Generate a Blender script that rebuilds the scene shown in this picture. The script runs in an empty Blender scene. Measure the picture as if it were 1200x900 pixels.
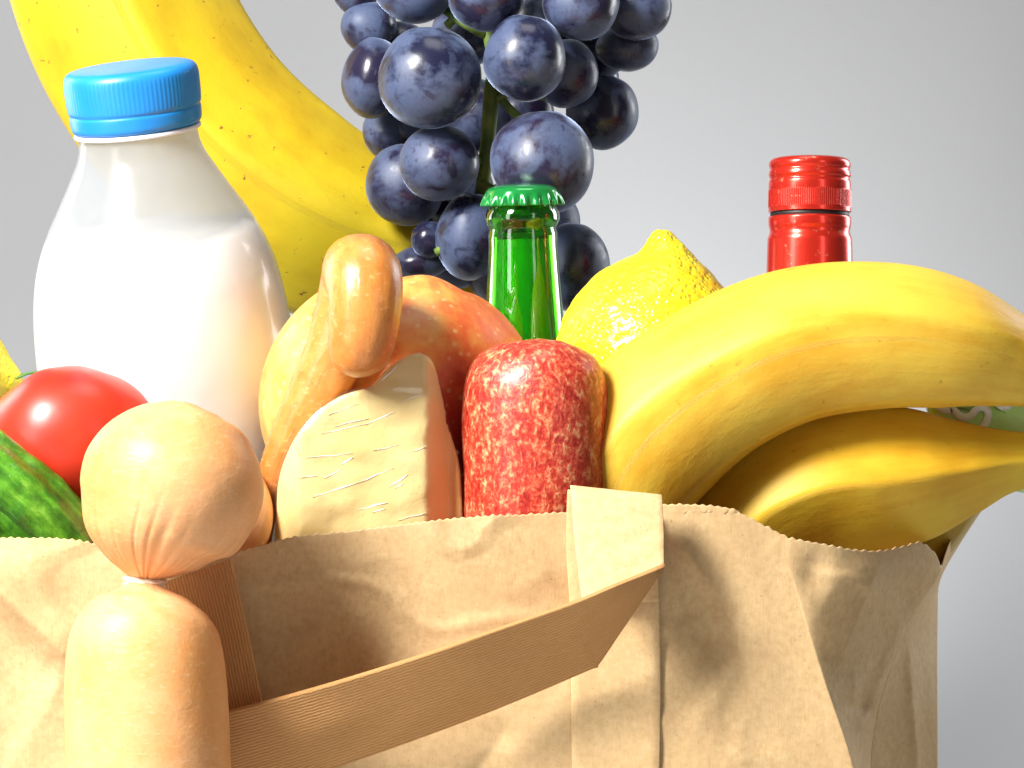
import bpy, bmesh, math, random
from mathutils import Vector, Matrix, noise as mn
random.seed(4)
PI = math.pi
C = bpy.context.scene.collection
SC = bpy.context.scene

# ------------------------------------------------------------------ camera, world, lamps, exposure
D = 1.2            # camera to the front of the bag (m)
S0 = 0.00028       # metres per photo pixel at the front of the bag
ZC = 0.34
cam = bpy.data.cameras.new('camera'); camo = bpy.data.objects.new('camera', cam); C.objects.link(camo)
camo.location = (0, -D, ZC); camo.rotation_euler = (PI/2, 0, 0)
cam.sensor_width = 36; cam.lens = 36 * D / (1200 * S0); cam.clip_start = 0.05; cam.clip_end = 50
SC.camera = camo
w = bpy.data.worlds.new('World'); SC.world = w; w.use_nodes = True
w.node_tree.nodes['Background'].inputs[0].default_value = (1.0, 0.95, 0.88, 1)
w.node_tree.nodes['Background'].inputs[1].default_value = 0.085
def area(name, loc, target, size, power, col=(1, 1, 1), sy=None):
    l = bpy.data.lights.new(name, 'AREA'); o = bpy.data.objects.new(name, l); C.objects.link(o)
    l.energy = power; l.color = col; l.shape = 'RECTANGLE'; l.size = size; l.size_y = sy or size
    o.location = loc; o.rotation_euler = (Vector(target) - Vector(loc)).to_track_quat('-Z', 'Y').to_euler()
    return o
area('key_softbox', (-0.62, -0.56, 0.96), (-0.04, 0.0, 0.33), 0.26, 34, (1.0, 0.985, 0.965), 0.40)
area('strip_softbox_left', (-0.80, -0.62, 0.46), (0.0, 0.08, 0.38), 0.24, 3.2, (1.0, 0.98, 0.96), 0.7)
area('fill_softbox', (0.75, -0.95, 0.55), (0, 0.0, 0.33), 0.18, 1.2, (1, 1, 1), 0.8)
area('rim_softbox_left', (-0.75, 0.62, 0.60), (-0.02, 0.1, 0.38), 0.3, 3.5, (0.95, 0.98, 1), 0.6)
area('rim_softbox_right', (0.72, 0.60, 0.58), (0.05, 0.1, 0.38), 0.3, 4.5, (0.95, 0.98, 1), 0.6)
area('top_softbox', (0.05, 0.05, 1.15), (0.0, 0.05, 0.35), 0.35, 1.4, (1, 1, 1))
sp = bpy.data.lights.new('backdrop_spot', 'SPOT'); spo = bpy.data.objects.new('backdrop_spot', sp); C.objects.link(spo)
sp.energy = 3.6; sp.spot_size = math.radians(100); sp.spot_blend = 1.0; sp.shadow_soft_size = 0.04; sp.color = (0.97, 0.98, 1.0)
spo.location = (0.06, 0.74, 0.28); spo.rotation_euler = (Vector((0.10, 1.1, 0.29)) - spo.location).to_track_quat('-Z', 'Y').to_euler()
SC.view_settings.view_transform = 'Standard'; SC.view_settings.look = 'None'
SC.view_settings.exposure = 0.0; SC.view_settings.gamma = 1.0; SC.view_settings.use_curve_mapping = False
SC.cycles.max_bounces = 10; SC.cycles.transparent_max_bounces = 12

# ------------------------------------------------------------------ geometry helpers
def P(px, py, Y):
    k = S0 * (D + Y) / D
    return Vector(((px - 600) * k, Y, ZC - (py - 450) * k))
def R(r, Y): return r * S0 * (D + Y) / D
def lerp(a, b, t): return a + (b - a) * t
def sstep(a, b, x):
    t = min(1, max(0, (x - a) / (b - a))); return t * t * (3 - 2 * t)
def interp(tab, x):
    if x <= tab[0][0]: return tab[0][1]
    for (x0, y0), (x1, y1) in zip(tab, tab[1:]):
        if x <= x1: return lerp(y0, y1, (x - x0) / (x1 - x0))
    return tab[-1][1]
def smooth_interp(tab, x):
    if x <= tab[0][0]: return tab[0][1]
    if x >= tab[-1][0]: return tab[-1][1]
    n = len(tab)
    for i in range(n - 1):
        if x <= tab[i+1][0]:
            x0, y0 = tab[i]; x1, y1 = tab[i+1]; h = x1 - x0
            m0 = (y1 - tab[i-1][1]) / (x1 - tab[i-1][0]) if i > 0 else (y1 - y0) / h
            m1 = (tab[i+2][1] - y0) / (tab[i+2][0] - x0) if i < n - 2 else (y1 - y0) / h
            t = (x - x0) / h
            return ((2*t**3-3*t*t+1)*y0 + (t**3-2*t*t+t)*h*m0 + (-2*t**3+3*t*t)*y1 + (t**3-t*t)*h*m1)
def spline(pts, n):
    """Catmull-Rom through rows of equal length, n samples, roughly even by arc length"""
    m = len(pts)
    raw = []
    for i in range(m - 1):
        p0 = pts[max(i-1, 0)]; p1 = pts[i]; p2 = pts[i+1]; p3 = pts[min(i+2, m-1)]
        for k in range(24):
            t = k / 24
            raw.append([0.5*((2*b)+(-a+c)*t+(2*a-5*b+4*c-d)*t*t+(-a+3*b-3*c+d)*t**3) for a, b, c, d in zip(p0, p1, p2, p3)])
    raw.append(list(pts[-1]))
    L = [0]
    for a, b in zip(raw, raw[1:]): L.append(L[-1] + math.sqrt(sum((x-y)**2 for x, y in zip(a, b))))
    out = []; j = 0
    for i in range(n):
        s = L[-1] * i / (n - 1)
        while j < len(L) - 2 and L[j+1] < s: j += 1
        t = (s - L[j]) / max(1e-9, L[j+1] - L[j])
        out.append([lerp(a, b, min(1, t)) for a, b in zip(raw[j], raw[j+1])])
    return out, L[-1]
def empty(name, loc, label, cat, group=None):
    o = bpy.data.objects.new(name, None); C.objects.link(o); o.location = loc; o.empty_display_size = 0.02
    o['label'] = label; o['category'] = cat
    if group: o['group'] = group
    return o
def tag(o, label, cat, group=None, kind=None):
    if label: o['label'] = label
    if cat: o['category'] = cat
    if group: o['group'] = group
    if kind: o['kind'] = kind
    return o
def mesh(name, V, F, mat, parent=None, origin=None, uv=None, smooth=True, mods=()):
    """V in world metres; origin (or the parent's place) becomes the object's own origin"""
    off = Vector(origin) if origin is not None else Vector((0, 0, 0))
    if parent is not None:
        off = Vector((0, 0, 0)); p = parent
        while p is not None: off += p.location; p = p.parent
    me = bpy.data.meshes.new(name)
    me.from_pydata([tuple(Vector(v) - off) for v in V], [], F)
    if uv:
        ul = me.uv_layers.new(name='UVMap')
        for poly in me.polygons:
            for li, vi in zip(poly.loop_indices, poly.vertices): ul.data[li].uv = uv[vi]
    me.polygons.foreach_set('use_smooth', [smooth] * len(me.polygons))
    me.materials.append(mat); me.update()
    o = bpy.data.objects.new(name, me); C.objects.link(o)
    if parent is not None: o.parent = parent
    else: o.location = off
    for kind, kw in mods:
        m = o.modifiers.new(kind.lower(), kind)
        for k, v in kw.items(): setattr(m, k, v)
    return o
def grid_faces(nu, nv, wrap=False):
    F = []
    for i in range(nu - 1):
        for j in range(nv if wrap else nv - 1):
            a = i*nv + j; b = i*nv + (j+1) % nv
            F.append((a, b, b + nv, a + nv))
    return F
def sweep(pts, n=80, m=48, shape=None, disp=None, up=(0, -1, 0)):
    """pts: (x, y, z, r). shape(t, th) multiplies the radius. returns V, F, UV (u = metres along, v = turn)"""
    sm, L = spline(pts, n)
    cen = [Vector(s[:3]) for s in sm]; V = []; UV = []
    prev = None
    for i in range(n):
        T = (cen[min(i+1, n-1)] - cen[max(i-1, 0)]).normalized()
        if prev is None: ref = Vector(up)
        else: ref = prev
        N = (ref - T * ref.dot(T)).normalized(); B = T.cross(N); prev = N
        t = i / (n - 1)
        for j in range(m):
            th = 2*PI*j/m
            r = max(sm[i][3], 1e-5) * (shape(t, th) if shape else 1)
            d = N * math.cos(th) + B * math.sin(th)
            p = cen[i] + d * r
            if disp: p = p + d * disp(p, t, th)
            V.append(p); UV.append((t * L, j / m))
    F = grid_faces(n, m, True)
    V.append(cen[0]); UV.append((0, .5)); V.append(cen[-1]); UV.append((L, .5))
    for j in range(m):
        F.append((len(V)-2, (j+1) % m, j)); F.append((len(V)-1, (n-1)*m + j, (n-1)*m + (j+1) % m))
    return V, F, UV
def lathe(profile, m, base, axis=(0, 0, 1), radial=None, cap=True):
    """profile: (r, h) in metres along the axis from base"""
    A = Vector(axis).normalized(); X = A.orthogonal().normalized()
    X = (Vector((1, 0, 0)) - A * A.x).normalized(); Yv = A.cross(X)
    V = []; UV = []
    for (r, h) in profile:
        for j in range(m):
            th = 2*PI*j/m
            rr = r * (radial(th, h) if radial else 1)
            V.append(Vector(base) + A*h + (X*math.cos(th) + Yv*math.sin(th)) * rr); UV.append((h, j/m))
    F = grid_faces(len(profile), m, True)
    F = [f[::-1] for f in F]
    F = [tuple(reversed(f)) for f in F]
    if cap:
        V.append(Vector(base) + A*profile[0][1]); UV.append((0, 0)); V.append(Vector(base) + A*profile[-1][1]); UV.append((0, 0))
        n = len(profile)
        for j in range(m):
            F.append((len(V)-2, (j+1) % m, j)); F.append((len(V)-1, (n-1)*m + j, (n-1)*m + (j+1) % m))
    return V, F, UV
def round_profile(ctrl, n):
    s, _ = spline([list(c) for c in ctrl], n); return [(max(a, 1e-5), b) for a, b in s]
def blob(cen, rad, nu=60, nv=72, axis=(0, 0, 1), f=None, disp=None):
    """closed ball: rad = (rx, ry, rz) about axis; f(u, th) scales radius; u 0 bottom .. 1 top"""
    A = Vector(axis).normalized(); X = (Vector((1, 0, 0)) - A*A.x).normalized(); Yv = A.cross(X)
    V = []; UV = []
    for i in range(nu):
        u = i/(nu-1); ph = -PI/2 + PI*u
        for j in range(nv):
            th = 2*PI*j/nv
            k = f(u, th) if f else 1
            d = X*math.cos(th)*math.cos(ph)*rad[0] + Yv*math.sin(th)*math.cos(ph)*rad[1] + A*math.sin(ph)*rad[2]
            p = Vector(cen) + d*k
            if disp: p = p + d.normalized()*disp(p, u, th)
            V.append(p); UV.append((u, j/nv))
    return V, grid_faces(nu, nv, True), UV

# ------------------------------------------------------------------ material helpers
class G:
    def __init__(s, name):
        s.m = bpy.data.materials.new(name); s.m.use_nodes = True; s.t = s.m.node_tree
        s.b = s.t.nodes['Principled BSDF']; s.out = s.t.nodes['Material Output']
        tc = s.t.nodes.new('ShaderNodeTexCoord'); s.obj = tc.outputs['Object']; s.uv = tc.outputs['UV']
    def n(s, typ, ins=None, **kw):
        nd = s.t.nodes.new('ShaderNode' + typ)
        for k, v in kw.items(): setattr(nd, k, v)
        for k, v in (ins or {}).items(): s.set(nd.inputs[k], v)
        return nd
    def set(s, sock, v):
        if isinstance(v, bpy.types.NodeSocket): s.t.links.new(v, sock)
        elif isinstance(v, (tuple, list)) and sock.type == 'RGBA' and len(v) == 3: sock.default_value = (*v, 1)
        else: sock.default_value = v
    def p(s, **kw):
        names = dict(col='Base Color', rough='Roughness', metal='Metallic', trans='Transmission Weight', ior='IOR', sss='Subsurface Weight',
                     sssr='Subsurface Radius', ssss='Subsurface Scale', coat='Coat Weight', coatr='Coat Roughness', sheen='Sheen Weight',
                     sheenr='Sheen Roughness', sheent='Sheen Tint', normal='Normal', spec='Specular IOR Level', alpha='Alpha', coatn='Coat Normal', aniso='Anisotropic')
        for k, v in kw.items(): s.set(s.b.inputs[names[k]], v)
        return s.m
    def map(s, vec, scale=(1, 1, 1), rot=(0, 0, 0)):
        return s.n('Mapping', {'Vector': vec, 'Scale': scale, 'Rotation': rot}).outputs[0]
    def noise(s, vec, scale, detail=4, rough=0.55, dist=0.0):
        return s.n('TexNoise', {'Vector': vec, 'Scale': scale, 'Detail': detail, 'Roughness': rough, 'Distortion': dist}).outputs['Fac']
    def vor(s, vec, scale, feature='F1', rnd=1.0):
        return s.n('TexVoronoi', {'Vector': vec, 'Scale': scale, 'Randomness': rnd}, feature=feature).outputs['Distance']
    def ramp(s, fac, stops, interp='LINEAR'):
        nd = s.n('ValToRGB', {'Fac': fac}); cr = nd.color_ramp; cr.interpolation = interp
        while len(cr.elements) < len(stops): cr.elements.new(0.5)
        for e, (p_, c) in zip(cr.elements, stops):
            e.position = p_; e.color = (*c, 1) if isinstance(c, (tuple, list)) else (c, c, c, 1)
        return nd.outputs[0]
    def mix(s, fac, a, b, mode='MIX'):
        nd = s.n('Mix', data_type='RGBA', blend_type=mode)
        s.set(nd.inputs[0], fac); s.set(nd.inputs[6], a); s.set(nd.inputs[7], b); return nd.outputs[2]
    def math(s, op, a, b=0.0, clamp=False):
        nd = s.n('Math', operation=op, use_clamp=clamp); s.set(nd.inputs[0], a); s.set(nd.inputs[1], b); return nd.outputs[0]
    def bump(s, h, dist, strength=1.0, normal=None):
        nd = s.n('Bump', {'Height': h, 'Distance': dist, 'Strength': strength})
        if normal is not None: s.set(nd.inputs['Normal'], normal)
        return nd.outputs[0]

def m_kraft(name, ribs=False, tint=1.0):
    g = G(name)
    fib = g.noise(g.map(g.obj, (1, 1, 1)), 420, 6, 0.7)
    long = g.noise(g.map(g.obj, (3.0, 1, 0.35)), 600, 4, 0.7)
    blot = g.noise(g.obj, 38, 5, 0.6)
    c = g.ramp(g.mix(0.3, fib, long), [(0.27, (0.45*tint, 0.28*tint, 0.120*tint)), (0.53, (0.60*tint, 0.415*tint, 0.205*tint)), (0.75, (0.68*tint, 0.51*tint, 0.28*tint))])
    c = g.mix(g.ramp(blot, [(0.35, 0.0), (0.7, 0.5)]), c, (0.50*tint, 0.31*tint, 0.145*tint))
    spk = g.ramp(g.noise(g.obj, 900, 2, 0.5), [(0.24, 1.0), (0.30, 0.0)])
    c = g.mix(g.math('MULTIPLY', spk, 0.5), c, (0.22, 0.12, 0.05))
    h = g.math('ADD', g.math('MULTIPLY', fib, 0.5), g.math('MULTIPLY', long, 0.5))
    nrm = g.bump(h, 0.00016, 0.8)
    nrm = g.bump(g.noise(g.obj, 60, 4, 0.55), 0.0008, 0.3, nrm)
    if ribs:
        wv = g.n('TexWave', {'Vector': g.uv, 'Scale': 300.0, 'Distortion': 2.5, 'Detail': 3, 'Detail Scale': 1.5}, wave_type='BANDS', bands_direction='Y').outputs['Fac']
        nrm = g.bump(wv, 0.0002, 0.8, nrm)
        c = g.mix(0.75, c, (0.60, 0.29, 0.09))
        c = g.mix(g.math('MULTIPLY', g.ramp(wv, [(0.0, 1.0), (0.6, 0.0)]), 0.45), c, (0.26, 0.11, 0.03))
    return g.p(col=c, rough=0.72, normal=nrm, spec=0.32)
KRAFT = m_kraft('kraft_paper'); RIBBED = m_kraft('ribbed_kraft_paper', True, 0.95); KRAFT_TAB = m_kraft('smooth_kraft_strip', False, 1.12)

def m_banana(name, base=(0.80, 0.56, 0.02), deep=(0.62, 0.35, 0.01), spots=0.5, green=0.0, rough=0.38):
    g = G(name)
    st = g.noise(g.map(g.uv, (20, 14, 1)), 1.0, 5, 0.6)
    bl = g.noise(g.obj, 30, 4, 0.55)
    c = g.ramp(g.mix(0.5, st, bl), [(0.32, deep), (0.55, base), (0.75, tuple(min(1, x*1.08) for x in base))])
    if green: c = g.mix(g.math('MULTIPLY', g.ramp(g.noise(g.obj, 14, 3), [(0.4, 0.0), (0.7, 1.0)]), green), c, (0.42, 0.48, 0.03))
    s1 = g.ramp(g.noise(g.map(g.obj, (1, 1, 1)), 230, 3, 0.6), [(0.67, 0.0), (0.73, 1.0)])
    c = g.mix(g.math('MULTIPLY', s1, spots), c, (0.20, 0.085, 0.015))
    s2 = g.ramp(g.noise(g.map(g.uv, (260, 38, 1)), 1.0, 4, 0.65, 0.5), [(0.70, 0.0), (0.77, 1.0)])
    patch = g.ramp(g.noise(g.obj, 26, 2), [(0.56, 0.0), (0.66, 1.0)])
    c = g.mix(g.math('MULTIPLY', g.math('MULTIPLY', s2, patch), spots*1.2, True), c, (0.16, 0.07, 0.015))
    nrm = g.bump(g.noise(g.map(g.uv, (90, 34, 1)), 1.0, 4, 0.6), 0.0005, 0.5)
    nrm = g.bump(g.noise(g.obj, 700, 3, 0.6), 0.00008, 0.6, nrm)
    r = g.math('ADD', g.math('MULTIPLY', bl, 0.25), rough - 0.1)
    return g.p(col=c, rough=r, normal=nrm, sss=0.08, sssr=(1.0, 0.5, 0.1), ssss=0.003, spec=0.35)

def m_simple(name, col, rough=0.5, **kw):
    g = G(name); return g.p(col=col, rough=rough, **kw)

# ------------------------------------------------------------------ backdrop
g = G('grey_studio_paper')
BACK = g.p(col=g.ramp(g.noise(g.obj, 3, 3), [(0.3, (0.385, 0.39, 0.40)), (0.7, (0.405, 0.41, 0.42))]), rough=0.9, normal=g.bump(g.noise(g.obj, 300, 3), 0.0002, 0.4))
V = []; n = 40
prof = [(-1.6, 0.0), (0.55, 0.0)] + [(0.55 + 0.55*math.sin(a), 0.55 - 0.55*math.cos(a)) for a in [PI/2*k/24 for k in range(1, 25)]] + [(1.1, 2.4)]
for (y, z) in prof:
    for i in range(2): V.append((-2.2 + 4.4*i, y, z))
tag(mesh('backdrop', V, grid_faces(len(prof), 2), BACK), 'seamless light grey studio paper behind and under the bag', None, kind='structure')

# ------------------------------------------------------------------ paper bag
bag = empty('paper_bag', (-0.02, 0.07, 0), 'brown kraft paper grocery bag with folded flat handle and zigzag top edge', 'bag')
RIM = [(-110, 622), (-40, 628), (0, 631), (90, 634), (180, 655), (262, 652), (300, 642), (345, 630), (400, 624), (460, 617), (540, 608), (665, 601), (780, 592), (840, 594), (870, 601),
       (900, 617), (930, 631), (965, 638), (1000, 645), (1035, 647)]
PYB = ZC / S0 + 450
def tooth(x, per=9.0, amp=3.0):
    k = math.floor(x / per); f = x/per - k
    a = amp * (0.7 + 0.6 * mn.noise(Vector((k*3.1, 0.3, 1.7))))
    return -a * (1 - abs(2*f - 1))
def seg_dist(px, py, a, b):
    ax, ay = a; bx, by = b; L = math.hypot(bx-ax, by-ay); ux, uy = (bx-ax)/L, (by-ay)/L
    t = ((px-ax)*ux + (py-ay)*uy); d = (px-ax)*(-uy) + (py-ay)*ux
    return t/L, d
def fold(px, py, a, b, amp, wl, wr, ends=0.25):
    t, d = seg_dist(px, py, a, b)
    e = sstep(-ends, 0.15, t) * (1 - sstep(0.85, 1+ends, t))
    if e <= 0: return 0
    wd = wl if d < 0 else wr
    x = abs(d)/wd
    return amp * e * max(0, 1-x)**1.6
def gauss(px, py, cx, cy, sx, sy, amp, rot=0):
    dx, dy = px-cx, py-cy; c, s = math.cos(rot), math.sin(rot)
    u, v = dx*c + dy*s, -dx*s + dy*c
    return amp * math.exp(-(u/sx)**2 - (v/sy)**2)
def crumple(px, py, seed=0.0):
    q = Vector((px*0.0075, py*0.0055, seed))
    a = 1 - abs(mn.noise(q)) * 2.2
    q2 = Vector((px*0.017 + 5, py*0.012, seed + 3)); b = 1 - abs(mn.noise(q2)) * 2.2
    c1 = max(0, 1 - abs(mn.noise(Vector((px*0.0062 + py*0.004, py*0.0075 - px*0.003, seed + 17))))*7)
    return 0.0009*c1 + 0.0012*a + 0.0004*b + 0.0035*mn.noise(Vector((px*0.004, py*0.003, seed+9)))
def front_depth(px, py):
    """positive = towards the viewer, metres"""
    d = crumple(px, py) * (0.55 + 0.45*sstep(-60, 60, px))
    # left: upper flap of paper leaning out over a diagonal fold
    d += fold(px, py, (-60, 640), (82, 772), 0.0070, 150, 34)
    d += gauss(px, py, 20, 670, 60, 40, 0.003)
    d += gauss(px, py, 130, 700, 100, 70, 0.003)
    # middle: hollow right of the left strip, swelling of the belly
    d += gauss(px, py, 430, 720, 120, 90, -0.006) + gauss(px, py, 560, 700, 110, 160, 0.004)
    d += fold(px, py, (590, 860), (520, 960), -0.003, 60, 60)
    # right: soft crumple with a pointed end, then a pale ridge
    d += gauss(px, py, 835, 735, 46, 50, -0.0085, 0.5) + gauss(px, py, 900, 720, 36, 120, 0.005, -0.25)
    d += fold(px, py, (800, 640), (880, 752), 0.003, 40, 26)
    d += fold(px, py, (905, 640), (935, 675), 0.004, 30, 22)
    d += gauss(px, py, 890, 900, 90, 90, 0.003)
    return d
CRE = [(600, 920), (660, 925), (720, 941), (800, 966), (900, 999), (1000, 1012), (1200, 1017), (PYB, 1018)]
NC, NR = 620, 150
rows = [0, 0.0016, 0.0035] + [0.006 + (1-0.006) * ((k/(NR-4))**1.5) for k in range(NR-3)]
def panel_pt(u, v):
    # u 0..1 along the front from the left corner to the right crease, v 0..1 down
    pxt = lerp(-110, 925, u)
    yt = smooth_interp(RIM, pxt)
    py = lerp(yt, PYB, v)
    cr = smooth_interp(CRE, py) if py > 600 else 925
    px = lerp(-110 + (py-620)*-0.02, cr, u)
    dep = front_depth(px, py) * sstep(0, 0.03, u) * (1 - sstep(0.84, 1.0, u)*0.95)
    # fade into the flat stiff bottom
    dep *= 1 - 0.8*sstep(1150, 1600, py)
    lean = 0.004 * (1 - sstep(600, 760, py))          # rim pushed outward by the goods
    tt = tooth(pxt) * (1 - min(1, v/0.0035))
    Y = -dep - lean*math.sin(PI*min(1, max(0, u)))
    return P(px, py + tt, Y), (px*S0, py*S0)
SOL = [('SOLIDIFY', dict(thickness=0.00035, offset=1.0))]
# right gusset: crease -> valley -> outer back corner, dense grid with its own creases
GT = [(925, 631), (960, 637), (1000, 645), (1035, 646), (1062, 640), (1078, 637), (1096, 652), (1104, 668)]
VAL = [(600, 1106), (668, 1102), (700, 1082), (740, 1060), (790, 1040), (840, 1026), (900, 1019), (1200, 1030), (PYB, 1034)]
VALY = [(600, 0.060), (700, 0.050), (820, 0.026), (900, 0.022), (1300, 0.014), (PYB, 0.010)]
OUT = [(560, 1172), (574, 1165), (600, 1148), (640, 1122), (676, 1102), (700, 1098), (900, 1098), (PYB, 1100)]
NV2 = 150; NG = 130
def gusset_pt(u, v):
    pxt = lerp(925, 1104, u); yt = smooth_interp(GT, pxt)
    py = lerp(yt, PYB, v)
    a = smooth_interp(CRE, py); b = smooth_interp(VAL, py); Yb = smooth_interp(VALY, py)
    px = lerp(a, b, u); Y = Yb * u**lerp(1.9, 1.0, sstep(0.0, 0.16, v))
    e = math.sin(PI*u)
    d = crumple(px*1.4, py, 4.0)*1.3
    d += gauss(px, py, 945, 672, 22, 22, -0.006) + fold(px, py, (1085, 690), (1030, 800), 0.004, 22, 14)
    d += fold(px, py, (1030, 660), (985, 770), 0.003, 30, 40) + fold(px, py, (1010, 845), (1045, 800), 0.003, 12, 12) + gauss(px, py, 1010, 830, 16, 12, -0.003)
    return P(px, py + tooth(pxt) * (1 - min(1, v/0.0035)), Y - d*e - 0.0002), (px*S0, py*S0)
V = []; UV = []
for v in rows:
    for i in range(NC):
        p_, q_ = panel_pt(i/(NC-1), v); V.append(p_); UV.append(q_)
    for i in range(1, NG):
        p_, q_ = gusset_pt(i/(NG-1), v); V.append(p_); UV.append(q_)
mesh('front_panel', V, [f[::-1] for f in grid_faces(len(rows), NC + NG - 1)], KRAFT, bag, uv=UV, mods=SOL)
V = []; UV = []; NU = 60
for j in range(NV2):
    v = (j/(NV2-1))**1.4
    for i in range(NU):
        u = i/(NU-1)
        yt = lerp(668, 574, u); py = lerp(yt, PYB, v)
        b = smooth_interp(VAL, py); o_ = smooth_interp(OUT, py)
        px = lerp(b, o_, u); Yb = smooth_interp(VALY, py)
        Y = lerp(Yb + 0.0006, Yb + lerp(0.060, 0.035, sstep(560, 700, py)), u)
        e = math.sin(PI*u)
        d = crumple(px*1.5, py, 14.0)*0.8 + fold(px, py, (1062, 740), (1075, 900), 0.0022, 14, 14)
        V.append(P(px, py, Y - d*e)); UV.append((px*S0, py*S0))
mesh('side_panel', V, [f[::-1] for f in grid_faces(NV2, NU)], KRAFT, bag, uv=UV, mods=SOL)
# back panel and left gusset (seen only from the side)
def loop_panel(name, a, b, bulge, top, zt=0.29):
    V = []; UV = []; nu, nv = 60, 40
    for j in range(nv):
        v = j/(nv-1)
        for i in range(nu):
            u = i/(nu-1); x = lerp(a[0], b[0], u); y = lerp(a[1], b[1], u)
            dx, dy = (b[1]-a[1]), -(b[0]-a[0]); L = math.hypot(dx, dy); k = math.sin(PI*u) * bulge * (1 - v*0.7)
            z = lerp(top, 0.0005, v)
            w_ = crumple(u*900, v*900, 20.0) * math.sin(PI*u)
            V.append((x + dx/L*(k+w_), y + dy/L*(k+w_), z + (0.0008*((i % 2)) if j == 0 else 0))); UV.append((u*0.3, v*0.3))
    return mesh(name, V, grid_faces(nv, nu), KRAFT, bag, uv=UV, mods=SOL)
pr = P(1098, 900, smooth_interp(VALY, 900) + 0.035)
loop_panel('back_panel', (-0.198, 0.20), (pr.x - 0.002, 0.088), -0.060, 0.272)
loop_panel('side_panel', (-0.1995, 0.0), (-0.1985, 0.20), 0.004, 0.285)
Vb = [(-0.199, 0.0, 0.0015), (0.117, 0.0, 0.0015), (pr.x-0.002, 0.086, 0.0015), (0.06, 0.13, 0.0015), (-0.198, 0.20, 0.0015)]
mesh('base', Vb, [(0, 1, 2, 3, 4)], KRAFT, bag, smooth=False)

# glued strips and flat handle
def ribbon(name, left, right, yl, yr, n, m, mat, parent, curl=0.0, wob=0.0, seed=0, thick=0.0007):
    """left/right: pixel edges top to bottom as lists of (px,py,Y)"""
    a, La = spline([list(P(*p)) for p in left], n); b, _ = spline([list(P(*p)) for p in right], n)
    V = []; UV = []
    for i in range(n):
        A = Vector(a[i]); B = Vector(b[i])
        for j in range(m):
            t = j/(m-1); q = A.lerp(B, t)
            q.y -= curl * math.sin(PI*t) + wob * mn.noise(Vector((i/n*6 + seed, t*2.0, seed)))
            V.append(q); UV.append((i/(n-1)*La, t*0.03))
    return mesh(name, V, grid_faces(n, m), mat, parent, uv=UV, mods=[('SOLIDIFY', dict(thickness=thick, offset=1.0)), ('BEVEL', dict(width=0.0002, segments=1))])
def yf(px, py, off=0.0012): return -front_depth(px, py) - 0.004*(1 - sstep(600, 760, py)) - off
colL = [(668 + 3*t, 603 + t*400, yf(669, 603 + t*400, 0.0016)) for t in [k/12 for k in range(13)]]
colR = [(768 + 6*math.sin(t*3), 598 + t*400, yf(771, 598 + t*400, 0.0016)) for t in [k/12 for k in range(13)]]
ribbon('glued_strip', colL, colR, 0, 0, 60, 10, KRAFT_TAB, bag)
hd = bpy.data.objects.new('handle', None); C.objects.link(hd); hd.parent = bag; hd.location = (0, 0, 0)
# back leg that rises out of the bag behind the tab
ribbon('handle_leg', [(665, 574, -0.0125), (664, 600, -0.011), (664, 650, -0.0095), (668, 712, -0.0085)], [(775, 584, -0.0125), (772, 600, -0.011), (771, 650, -0.0095), (772, 705, -0.0085)], 0, 0, 30, 8, KRAFT_TAB, hd)
# tab: folded over at the top, hanging forward
ribbon('handle_tab', [(668, 568, -0.0135), (669.5, 580, -0.0165), (673, 630, -0.0225), (682, 708, -0.0285)], [(776, 579, -0.0135), (776.5, 590, -0.0165), (778, 625, -0.0225), (778, 667, -0.0285)], 0, 0, 40, 16, KRAFT_TAB, hd, 0.001, 0.0006, 3)
# long diagonal band, its top edge leaning out so that it faces down
ribbon('handle_band', [(780, 664, -0.031), (765, 670, -0.0325), (745, 678, -0.033), (715, 690, -0.0345), (668, 709, -0.0335), (560, 747, -0.034), (430, 790, -0.032), (305, 825, -0.026), (200, 850, -0.018)],
       [(777, 668, -0.0285), (752, 705, -0.023), (727, 742, -0.018), (701, 780, -0.013), (690, 786, -0.013), (575, 834, -0.012), (440, 884, -0.012), (300, 930, -0.010), (190, 962, -0.008)], 0, 0, 120, 24, RIBBED, hd, 0.0006, 0.0014, 7, 0.0013)
# left leg of the handle going up to the rim
ribbon('handle_leg', [(170, 690, -0.012), (182, 740, -0.013), (196, 800, -0.0135), (212, 862, -0.012)], [(270, 655, -0.012), (283, 708, -0.0135), (296, 768, -0.015), (309, 836, -0.016)], 0, 0, 50, 12, RIBBED, hd, 0.0, 0.0006, 11, 0.0015)

# ------------------------------------------------------------------ sausages
g = G('pale_sausage_skin')
bl = g.noise(g.obj, 28, 4, 0.55); fine = g.noise(g.obj, 900, 3, 0.6)
c = g.ramp(bl, [(0.30, (0.72, 0.31, 0.085)), (0.52, (0.79, 0.40, 0.165)), (0.75, (0.82, 0.455, 0.23))])
mot = g.noise(g.obj, 150, 5, 0.65); mot2 = g.noise(g.map(g.obj, (1, 1, 3.2)), 330, 4, 0.6)
c = g.mix(g.ramp(mot, [(0.50, 0.0), (0.72, 0.45)]), c, (0.70, 0.28, 0.07))
c = g.mix(g.ramp(mot2, [(0.56, 0.0), (0.72, 0.40)]), c, (0.86, 0.60, 0.36))
c = g.mix(g.ramp(fine, [(0.60, 0.0), (0.75, 0.25)]), c, (0.72, 0.33, 0.09))
SAUS = g.p(col=c, rough=g.math('ADD', g.math('MULTIPLY', bl, 0.2), 0.38), normal=g.bump(fine, 0.00008, 0.6, g.bump(mot2, 0.0002, 0.4, g.bump(g.noise(g.obj, 70, 5, 0.6), 0.0012, 0.45))), sss=0.15, sssr=(1, .40, .10), ssss=0.004, spec=0.4)
links = empty('sausage_string', P(175, 700, -0.03), 'fat pale orange sausages tied in a string hanging over the front of the bag', 'sausages')
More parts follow.
